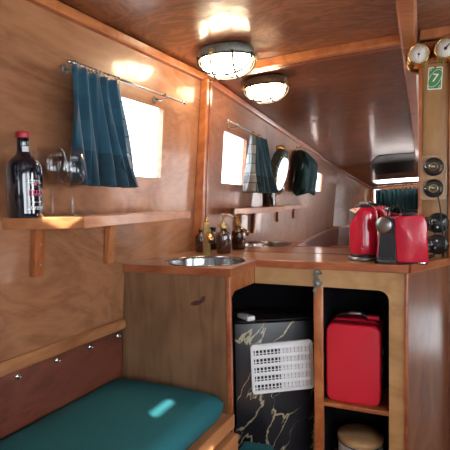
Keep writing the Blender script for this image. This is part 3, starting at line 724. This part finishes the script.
vs = [s.bm.verts.new(p) for p in [tip]+rim+low+mid+[inn]]
for f in ((0, 1, 5, 3), (0, 3, 4), (0, 4, 6, 2), (0, 2, 1), (1, 2, 7), (1, 7, 5), (2, 6, 7), (5, 7, 3), (6, 4, 7), (3, 7, 4)): s.bm.faces.new([vs[i] for i in f])
obj('spout', s, 'dull_steel', t, True, label='triangular steel spout')
e = Vector((.80, .60, 0)).normalized()
s = MB(); s.tube([e*.056+Vector((0, 0, .238)), e*.085+Vector((0, 0, .240)), e*.103+Vector((0, 0, .222)), e*.107+Vector((0, 0, .17)), e*.101+Vector((0, 0, .10)), e*.085+Vector((0, 0, .062)), e*.064+Vector((0, 0, .056))], [.012, .014, .0145, .0135, .012, .011, .010], 12); hd = obj('handle', s, 'red', t, True)
s = MB(); s.box(.086, .104, .0, .024, .236, .243, .002); obj('switch', s, 'steel', hd, True)
s = MB(); s.lathe([(0, 0), (.004, 0), (.0045, .0012), (0, .002)], (.0, -.0675, .062), (0, -1, 0), 12, False); obj('badge', s, 'steel', t, True)

# ------------------------------------------------------------------ capsule coffee machine
mx, my = -.098, 2.088
t = thing('coffee_machine', 'compact red capsule coffee machine with a black front and grey round button', 'coffee machine', (mx, my, CT), math.radians(3))
s = MB()
s.prism([(0.004, 0, .008), (.132, 0, .008), (.124, 0, .180), (.112, 0, .212), (.098, 0, .2165), (0.006, 0, .208), (-.006, 0, .196)], (0, 0, 0), (0, .090, 0), .006, 3, True)
bd = obj('body', s, 'red', t, True, label='red housing')
s = MB(); s.box(.008, .128, .010, .080, 0, .008, .002); obj('foot', s, 'black', t, True)
s = MB(); s.prism([(-.074, .012, .008), (.002, .006, .008), (-.001, .006, .200), (-.060, .010, .198)], (0, 0, 0), (.0, .032, 0), .004); obj('front_panel', s, 'black', t, True, label='black brewing front')
s = MB(); s.prism([(-.084, .045, .008), (.0, .045, .008), (.0, .045, .207), (-.050, .045, .207), (-.068, .045, .19)], (0, 0, 0), (0, .012, 0), .003); obj('far_cheek', s, 'red', t, True)
fn = Vector((-.30, -.90, .0)).normalized()
s = MB(); s.lathe([(0, -.0), (.037, -.0), (.038, .020), (.036, .026), (.0, .027)], (-.040, .012, .172), fn, 30, False); hd = obj('brew_head', s, 'black', t, True)
s = MB(); s.lathe([(0, .0272), (.0345, .0272), (.0355, .032), (.033, .037), (.016, .0395), (0, .040)], (-.040, .012, .172), fn, 30, False); obj('brew_button', s, 'dull_steel', hd, True, label='round grey button')
s = MB(); s.prism([(-.088, -.012, .0), (.0, -.012, .0), (.0, .052, .0), (-.088, .052, .0)], (0, 0, 0), (0, 0, .024), .005); dt = obj('drip_tray', s, 'black', t, True, label='black drip tray')
s = MB()
for k in range(5): s.box(-.076+.013*k, -.070+.013*k, -.008, .005, .0243, .0265, .0005)
obj('drip_grid', s, 'dull_steel', dt, True)
s = MB(); s.box(-.087, -.060, -.0145, .01, .004, .020, .003); obj('tray_corner', s, 'clear_plastic', dt, True)
s = MB(); s.box(.030, .088, .020, .066, .2115, .226, .004); obj('lever', s, 'black', t, True, label='black top lever')
s = MB(); s.box(.090, .118, -.0015, .002, .003, .012, .001); obj('badge', s, 'steel', t, True)
s = MB(); s.tube([(-.135, 2.20, -.045), (-.115, 2.235, -.025), (-.09, 2.262, -.035), (-.075, 2.27, -.075), (-.07, 2.265, -.16), (-.066, 2.26, -.271), (-.03, 2.27, -.2755), (.04, 2.33, -.2755), (.062, 2.355, -.270)], .0035, 8)
o = obj('power_cord', s, 'black'); o['label'] = 'black power cord arching behind the kettle and coffee machine'; o['category'] = 'cable'

# ------------------------------------------------------------------ shelf, bottle, glasses
ST, SB_ = -.037, -.078
def wp(Y, z, off=.003): return (wx(Y, z)+off, Y, z)
sh = thing('wall_shelf', 'wooden wall shelf below the window carrying the bottle and wine glasses', 'shelf', (-1.2, 1.6, SB_))
poly = [wp(1.77, ST), (-1.107, 2.092, ST), (-1.030, 1.190, ST), wp(1.10, ST)]
mb = MB(); mb.prism(poly, (0, 0, 0), (0, 0, SB_-ST), .003); obj('board', mb, 'shelf', sh)
def bracket(Y):
    mb = MB(); z0, z1 = SB_-.001, -.258
    mb.prism([(wx(Y, z0)+.003, Y-.022, z0), (wx(Y, z0)+.034, Y-.022, z0), (wx(Y, z1)+.026, Y-.022, z1), (wx(Y, z1)+.003, Y-.022, z1)], (0, 0, 0), (0, .044, 0), .003)
    b = obj('bracket', mb, 'trim', sh)
    for z in (-.14, -.215):
        s = MB(); s.lathe([(0, 0), (.0045, 0), (.004, .002), (0, .0022)], (wx(Y, z)+.0302, Y, z), (1, 0, 0), 10, False); obj('screw', s, 'dull_steel', b)
for Y in (1.235, 1.625): bracket(Y)
sh2 = thing('wall_shelf', 'plain narrow wooden wall shelf below the hanging jacket, seen in the mirror', 'shelf', (-1.3, 0, SB_))
mb = MB(); mb.prism([wp(.60, ST), (wx(.60, ST)+.12, .58, ST), (wx(-.75, ST)+.12, -.75, ST), wp(-.77, ST)], (0, 0, 0), (0, 0, SB_-ST), .003); obj('board', mb, 'shelf', sh2)
for Y in (.35, -.5):
    mb = MB(); mb.box(wx(Y, -.1)-.008, wx(Y, -.1)+.022, Y-.02, Y+.02, -.20, SB_-.001, .002); obj('bracket', mb, 'trim', sh2)

bt = thing('wine_bottle', 'dark bottle with a red capsule standing on the wall shelf', 'bottle', (-1.195, 1.100, ST))
R = .056
s = MB(); s.lathe([(0, .004), (R*.7, .002), (R*.95, .0), (R, .006), (R*1.0, .150), (R*.98, .166), (R*.90, .180), (R*.66, .194), (R*.42, .206), (R*.35, .220), (R*.325, .262), (R*.36, .264), (R*.36, .272), (0, .273)], (0, 0, 0), (0, 0, 1), 44, False); obj('glass_body', s, 'bottle', bt, True)
s = MB(); s.lathe([(R*.375, .2605), (R*.385, .262), (R*.40, .272), (R*.39, .2795), (R*.31, .2815), (0, .2818)], (0, 0, 0), (0, 0, 1), 28, False); obj('capsule', s, 'capsule', bt, True, label='red capsule')
def arcpatch(a0, a1, z0, z1, r, th=.0007):
    mb = MB(); n = max(2, int(abs(a1-a0)/6)); t_ = bmesh.new()
    rs = []
    for i in range(n+1):
        a = math.radians(a0+(a1-a0)*i/n)
        rs.append([t_.verts.new((rr*math.cos(a), rr*math.sin(a), z)) for rr, z in ((r, z0), (r+th, z0), (r+th, z1), (r, z1))])
    for A, B in zip(rs, rs[1:]):
        for k in range(4): t_.faces.new((A[k], A[(k+1) % 4], B[(k+1) % 4], B[k]))
    t_.faces.new(rs[0]); t_.faces.new(rs[-1][::-1]); mb.merge(t_); return mb
la = 2
lb = obj('label', arcpatch(la-48, la+34, .014, .142, R*1.003), 'bottle', bt, True, label='dark paper label')
RL = R*1.003+.0008
for z0, z1, a0, a1 in ((.112, .1135, -30, 22), (.050, .0513, -30, 22), (.027, .0285, -34, 26)):
    obj('printed_line', arcpatch(la+a0-6, la+a1-6, z0, z1, RL), 'pale', lb, True, label='pale printed line')
for nm, n_, st_, z0, z1 in (('fine_print', 9, 6.2, .030, .0375), ('fine_print', 7, 6.5, .1165, .1225)):
    s = MB()
    for q in range(n_): s.merge(arcpatch(la-34+st_*q, la-30.5+st_*q, z0, z1, RL).bm)
    obj(nm, s, 'pale', lb, True, label='pale fine print')
s = MB()
for q in range(4):
    a = la-32+12*q
    s.merge(arcpatch(a, a+2.6, .070, .090, RL).bm); s.merge(arcpatch(a+3, a+7.5, .086, .090, RL).bm); s.merge(arcpatch(a+3, a+6.5, .078, .081, RL).bm)
    s.merge(arcpatch(a+6, a+8.5, .070, .079, RL).bm)
s.merge(arcpatch(la-16, la-5, .104, .111, RL).bm)
obj('title_print', s, 'pink', lb, True, label='pinkish red title lettering')
s = MB(); s.merge(arcpatch(-50, 10, .206, .232, R*.362, .0008).bm); obj('neck_seal', s, 'pale', bt, True, label='small pale neck seal')

def wine_glass(x, y, label, k=1.0, h=1.2):
    t = thing('wine_glass', label, 'wine glass', (x, y, ST), 0, 'wine glasses on the wall shelf')
    s = MB(); s.lathe([(.0, .001), (.034*k, .001), (.035*k, .002), (.020*k, .004), (.006, .007), (.004, .012)], (0, 0, 0), (0, 0, 1), 32, False); obj('foot', s, 'wine_glass', t, True)
    s = MB(); s.lathe([(.004, .012), (.0036, .05), (.0045, .082*h), (.008, .090*h)], (0, 0, 0), (0, 0, 1), 14, False); obj('stem', s, 'wine_glass', t, True)
    prof = [(.008, .090), (.030, .098), (.047, .118), (.0505, .140), (.048, .170), (.041, .205), (.040, .205), (.0465, .170), (.049, .140), (.0455, .119), (.028, .1005), (0, .095)]
    s = MB(); s.lathe([(a*k, b*h) for a, b in prof], (0, 0, 0), (0, 0, 1), 40, False); obj('bowl', s, 'wine_glass', t, True)
wine_glass(-1.220, 1.247, 'clear stemmed wine glass on the shelf, next to the dark bottle', 1.08, 1.2)
wine_glass(-1.077, 1.190, 'clear stemmed wine glass on the shelf, in front of the blue curtain', .94, 1.09)

# ------------------------------------------------------------------ curtain rail and curtain
RZ = .528
rod = thing('curtain_rod', 'thin metal curtain rod mounted above the left window', 'curtain rod', (-1.15, 1.7, RZ))
ro = .060
def rp(Y, z=RZ, off=ro): return Vector((wx(Y, RZ)+off, Y, z))
s = MB(); s.tube([rp(1.345), rp(2.085)], .0055, 10); obj('rod', s, 'dull_steel', rod)
for Y in (1.343, 2.087):
    s = MB(); d = 1 if Y > 2 else -1
    s.lathe([(0, 0), (.009, 0), (.011, .006), (.009, .012), (.005, .016), (.009, .024), (.006, .032), (0, .034)], rp(Y), (.06*d, d, 0), 14, False); obj('finial', s, 'steel', rod)
for Y in (1.352, 1.93):
    s = MB(); s.lathe([(0, 0), (.016, 0), (.016, .004), (.010, .007)], rp(Y, RZ-.012, .0015), (1, 0, 0), 16, False)
    s.tube([rp(Y, RZ-.012, .005), rp(Y, RZ-.020, .04), rp(Y, RZ-.012, ro), rp(Y, RZ-.0, ro+.010), rp(Y, RZ+.010, ro)], .004, 8); obj('bracket', s, 'dull_steel', rod)
for k in range(11):
    Y = 1.36+.0225*k; s = MB(); c = rp(Y)
    s.tube([c+Vector((.011*math.cos(a), .004*math.sin(a+k), .011*math.sin(a)-.004)) for a in lin(0, 2*PI*15/16, 15)], .002, 6, closed=True); obj('ring', s, 'brass', rod)
def cpt(u, v):
    ph = 2*PI*5*u
    amp = .013+.032*v*(1.15-.3*u)
    Y = 1.325+.262*u+(.115*u-.012)*v**1.3+.010*math.sin(2*ph+2)*v-.085*(1-u)**2*(.35+.65*v)
    off = ro+.004+amp*(math.sin(ph+.6*math.sin(3*u*PI))+.35*math.sin(2*ph+4*v))*(1-.25*math.sin(5*u))+.022*v+.075*(1-u)**2*(.35+.65*v)
    z = RZ-.018-.435*v
    return Vector((wx(1.5, RZ-.3*v)+off+.061*(Y-1.5), Y, z))
s = MB(); s.sheet(cpt, 110, 18, uv=lambda u, v: (u, .45*(1-v)))
cu = obj('curtain', s, 'print', recalc=False); cu['label'] = 'gathered blue-teal patterned curtain hanging on the rod at the left window'; cu['category'] = 'curtain'
md = cu.modifiers.new('thick', 'SOLIDIFY'); md.thickness = .0016

# ------------------------------------------------------------------ ceiling lamp
LC = (-.885, 2.09)
lz = cz(*LC)-.002
lamp = thing('ceiling_lamp', 'oval caged bulkhead lamp, lit, under the varnished ceiling', 'lamp', (LC[0], LC[1], lz), math.radians(8))
s = MB(); s.lathe([(0, 0), (.125, 0), (.135, -.006), (.140, -.014), (.140, -.044), (.132, -.050), (.124, -.044), (.0, -.040)], (0, 0, 0), (0, 0, 1), 48, False, 1.0, .72); obj('base_ring', s, 'iron', lamp, True, label='weathered grey iron base ring')
s = MB(); s.lathe([(0, -.041), (.121, -.041), (.128, -.055), (.126, -.080), (.112, -.106), (.085, -.123), (.045, -.132), (0, -.134)], (0, 0, 0), (0, 0, 1), 40, False, 1.0, .70); obj('lamp_glass', s, 'lamp', lamp, True, label='glowing white glass')
def loop(f): 
    s = MB(); s.tube([f(a) for a in lin(0, PI, 18)], .0052, 8); return s
obj('cage_bar', loop(lambda a: Vector((.137*math.cos(a), -.045, -.045-.097*math.sin(a)**.8))), 'cage', lamp, True)
obj('cage_bar', loop(lambda a: Vector((.137*math.cos(a), .045, -.045-.097*math.sin(a)**.8))), 'cage', lamp, True)
for x in (-.055, .055): obj('cage_bar', loop(lambda a: Vector((x, .098*math.cos(a), -.045-.100*math.sin(a)**.8))), 'cage', lamp, True)
s = MB(); s.tube([Vector((.141*math.cos(a), .103*math.sin(a), -.052)) for a in lin(0, 2*PI*35/36, 35)], .005, 8, closed=True); obj('cage_hoop', s, 'cage', lamp, True)
for a in (.35, 2.6, 4.4):
    s = MB(); s.box(-.010, .010, -.008, .008, -.062, -.030, .002, Matrix.Translation((.147*math.cos(a), .108*math.sin(a), 0)) @ Matrix.Rotation(a, 4, 'Z'))
    s.lathe([(0, 0), (.006, 0), (.007, .008), (0, .010)], (.155*math.cos(a), .114*math.sin(a), -.05), (math.cos(a), math.sin(a), 0), 10, False); obj('clamp', s, 'old_brass', lamp, True, label='brass clamp screw')

# ------------------------------------------------------------------ bench
bench = thing('bench', 'built-in wooden bench along the left wall holding the teal cushion', 'bench', (-1.0, .5, FLOOR))
def bx(Y, z=-.91, off=0): return FX0-.003+.061*(Y-1.745)+off
YB0, YB1 = -4.6, 1.742
mb = MB(); mb.prism([(bx(YB1), YB1, -.911), (bx(YB0), YB0, -.911), (wx(YB0, -.91)+.03, YB0, -.911), (wx(YB1, -.91)+.03, YB1, -.911)], (0, 0, 0), (0, 0, -.020)); obj('seat_board', mb, 'bench', bench)
mb = MB(); mb.prism([(bx(YB1), YB1, -.9), (bx(YB0), YB0, -.9), (bx(YB0)+.016, YB0, -.9), (bx(YB1)+.016, YB1, -.9)], (0, 0, -.006), (0, 0, -.064), .003); obj('front_rail', mb, 'bench', bench)
mb = MB(); mb.prism([(bx(YB1)-.03, YB1, -.97), (bx(YB0)-.03, YB0, -.97), (bx(YB0)-.012, YB0, -.97), (bx(YB1)-.012, YB1, -.97)], (0, 0, 0), (0, 0, FLOOR+.97)); obj('front_board', mb, 'dark_wall', bench)
mb = MB(); mb.prism([(bx(1.735)+.034, 1.735, -.982), (bx(.9)+.034, .9, -.982), (bx(.9)-.006, .9, -.982), (bx(1.735)-.006, 1.735, -.982)], (0, 0, 0), (0, 0, -.19), .004); obj('drawer_front', mb, 'bench', bench, label='lower drawer board set forward of the rail')
# cushion
def cush(name, Y0, Y1, label):
    mb = MB(); t_ = bmesh.new(); n = 14; ny = 30; rings = []
    for j in range(ny+1):
        f = j/ny; Y = Y0+(Y1-Y0)*f
        e = min(f, 1-f)*abs(Y1-Y0); er = min(1, e/.035); inset = .035*(1-math.sqrt(max(0, 1-(1-er)**2)))
        xl = wx(Y, -.85)+.016; xr = bx(Y, -.9, -.012)
        prof = []
        zb, zt = -.9105, -.806
        pts = [(0, 0), (0, .75), (.02, .95), (.08, 1.03), (.25, 1.06), (.5, 1.07), (.75, 1.05), (.90, 1.0), (.955, .92), (.985, .75), (.998, .5), (.992, .2), (.975, 0.02), (.9, 0)]
        for a, h in pts:
            x = xl+(xr-xl)*a; hz = zb+(zt-zb)*h
            if h > .5: hz -= inset*.8
            prof.append(t_.verts.new((x-(inset*.5 if a > .9 else 0), Y, hz+.003*noise.noise(Vector((x*6, Y*5, 1))) * (h > .6))))
        rings.append(prof)
    for A, B in zip(rings, rings[1:]):
        for k in range(n): 
            f = t_.faces.new((A[k], A[(k+1) % n], B[(k+1) % n], B[k])); f.smooth = True
    t_.faces.new(rings[0]); t_.faces.new(rings[-1][::-1])
    bmesh.ops.recalc_face_normals(t_, faces=t_.faces[:]); mb.merge(t_)
    o = obj(name, mb, 'teal'); o['label'] = label; o['category'] = 'cushion'; return o
cush('bench_cushion', .05, 1.738, 'long teal seat cushion on the bench, against the brown cabinet side panel')
# small teal footstool on the floor before the fridge
t = thing('footstool', 'small teal padded footstool in front of the black fridge', 'footstool', (-.672, 1.845, FLOOR), math.radians(4))
s = MB(); s.box(-.072, .072, -.082, .055, .10, .222, .012, seg=3); obj('pad', s, 'teal', t, True)
s = MB(); s.tube([(0, .0545, .222), (0, -.08, .2225)], .0025, 6); obj('seam', s, 'teal', t, True)
for a in (-.055, .055):
    for b in (-.065, .035):
        s = MB(); s.lathe([(0, 0), (.011, 0), (.014, .098), (0, .0985)], (a, b, 0), (0, 0, 1), 12, False); obj('leg', s, 'bench', t, True)

# ------------------------------------------------------------------ things on the left wall behind the camera, seen in the mirror
PC = Vector((wx(.70, .285)+.040, .70, .285))
ax = Vector((.973, -.027, -.231)).normalized()          # tipped forward so it mirrors the added stern opening
ph = thing('porthole_mirror', 'round porthole mirror in a greened bronze frame beside the hanging jacket', 'mirror', PC)
s = MB(); s.lathe([(.215, 0), (.225, .010), (.222, .045), (.212, .066), (.198, .076), (.162, .079), (.157, .074), (.157, 0)], PC, ax, 48, False); obj('ring', s, 'verdigris', ph, label='greened bronze ring')
s = MB(); s.lathe([(0, .077), (.1580, .077), (.1580, .070), (0, .070)], PC, ax, 40, False)
for f_ in s.bm.faces: f_.smooth = False
obj('mirror_disc', s, 'silver', ph)
s = MB(); s.box(-.02, .05, -.045, .045, .195, .240, .008, Matrix.Translation(PC+Vector((.045, 0, 0)))); obj('hinge', s, 'brass', ph, label='brass hinge')
for k in range(6):
    a = k*PI/3+.3; q = ax.cross(Vector((0, 0, 1))).normalized(); w_ = q.cross(ax)
    s = MB(); s.lathe([(0, 0), (.013, 0), (.013, .012), (0, .016)], PC+ax*.070+(q*math.cos(a)+w_*math.sin(a))*.203, ax, 10, False); obj('bolt', s, 'old_brass', ph)
jk = thing('jacket', 'dark teal jacket hanging from a hook beside the round porthole', 'jacket', (wx(-.42, .6), -.42, .6))
def jpt(u, v):
    a = 2*PI*u; hw = .06+.22*min(1, v*3.2)**.7+.02*math.sin(7*v); dp = .03+.085*min(1, v*3)**.7
    Y = -.42+hw*math.cos(a)*(1+.07*math.sin(9*a+4*v)); z = .60-.50*v-.03*math.cos(3*a)*v
    off = .012+dp*(1+math.sin(a))*(1+.10*math.sin(11*a+2*v)+.08*noise.noise(Vector((Y*6, z*5, 3))))
    return Vector((wx(Y, z)+off, Y, z))
s = MB(); s.sheet(jpt, 64, 26)
vs = s.bm.verts; bmesh.ops.remove_doubles(s.bm, verts=vs[:], dist=.0005); bmesh.ops.holes_fill(s.bm, edges=[e for e in s.bm.edges if e.is_boundary])
obj('cloth', s, 'coat', jk)
for k, (dy, lab) in enumerate(((.20, None), (-.20, None))):
    s = MB(); s.tube([(wx(-.42, .5)+.13, -.42+dy*.9, .50), (wx(-.42, .3)+.17, -.42+dy*1.25, .32), (wx(-.42, .2)+.16, -.42+dy*1.2, .14)], [.05, .058, .045], 14); obj('sleeve', s, 'coat', jk)
s = MB(); s.tube([(wx(-.42, .64)+.004, -.42, .635), (wx(-.42, .6)+.05, -.42, .635), (wx(-.42, .6)+.065, -.42, .655)], .006, 8); s.lathe([(0, 0), (.02, 0), (.018, .006), (0, .007)], (wx(-.42, .635)+.001, -.42, .635), (1, 0, 0), 14, False)
o = obj('coat_hook', s, 'brass'); o['label'] = 'small brass coat hook holding up the dark teal jacket'; o['category'] = 'hook'
# curtain in the stern window
s = MB(); s.sheet(lambda u, v: Vector((AW[0]+.03+(AW[1]-AW[0]-.03)*u, -5.95+.03*math.sin(2*PI*11*u+math.sin(9*u)), AW[3]-.01-(AW[3]-AW[2]+.02)*v+.07*u*(1-v))), 120, 6)
o = obj('stern_curtain', s, 'coat', recalc=False); o['label'] = 'dark teal curtain drawn across the stern window, seen in the mirror'; o['category'] = 'curtain'
md = o.modifiers.new('thick', 'SOLIDIFY'); md.thickness = .003
# dark sliding hatch under the stern ceiling
s = MB()
def hpt(u, v): a0 = .20+.11*v; a1 = .52+.01*v; return Vector(ceil_pt(a0+(a1-a0)*u, -5.42+1.95*v))-Vector((0, 0, .004))
s.sheet(hpt, 6, 12, smooth=False)
o = obj('sliding_hatch', s, 'black', recalc=False); o['label'] = 'dark sliding roof hatch near the stern, seen in the mirror'; o['category'] = 'hatch'
md = o.modifiers.new('thick', 'SOLIDIFY'); md.thickness = .012; md.offset = 0

# ------------------------------------------------------------------ light, sky, camera
w = bpy.data.worlds.new('overcast_sky'); scn.world = w; w.use_nodes = True
bg = w.node_tree.nodes['Background']; bg.inputs['Color'].default_value = (.86, .94, 1, 1); bg.inputs['Strength'].default_value = 6.0
sun = bpy.data.lights.new('sun', 'SUN'); sun.energy = 15; sun.angle = .009; sun.color = (1, .95, .86)
so = bpy.data.objects.new('sun', sun); C.objects.link(so)
tgt = Vector((-.945, 1.49, -.80)); src = tgt+Vector((2.25, -1.0, 1.5))
so.rotation_euler = (tgt-src).to_track_quat('-Z', 'Y').to_euler(); so.location = (4, -3, 2)

cam = bpy.data.cameras.new('camera'); co = bpy.data.objects.new('camera', cam); C.objects.link(co); scn.camera = co
cam.sensor_fit = 'HORIZONTAL'; cam.sensor_width = 36; cam.lens = 36; cam.clip_start = .02
a, p, r = math.radians(23.5), math.radians(2.8), math.radians(1.0)
f = Vector((-math.sin(a)*math.cos(p), math.cos(a)*math.cos(p), -math.sin(p))); rt = Vector((math.cos(a), math.sin(a), 0)); u = rt.cross(f)
c = rt*math.cos(r)-u*math.sin(r); cu_ = u*math.cos(r)+rt*math.sin(r)
co.matrix_world = frame((0, 0, 0), c, cu_, -f)
v = scn.view_settings; v.view_transform = 'Standard'; v.look = 'None'; v.gamma = 1; v.use_curve_mapping = False; v.exposure = .88
scn.display_settings.display_device = 'sRGB'
scn.cycles.max_bounces = 10; scn.cycles.transparent_max_bounces = 12
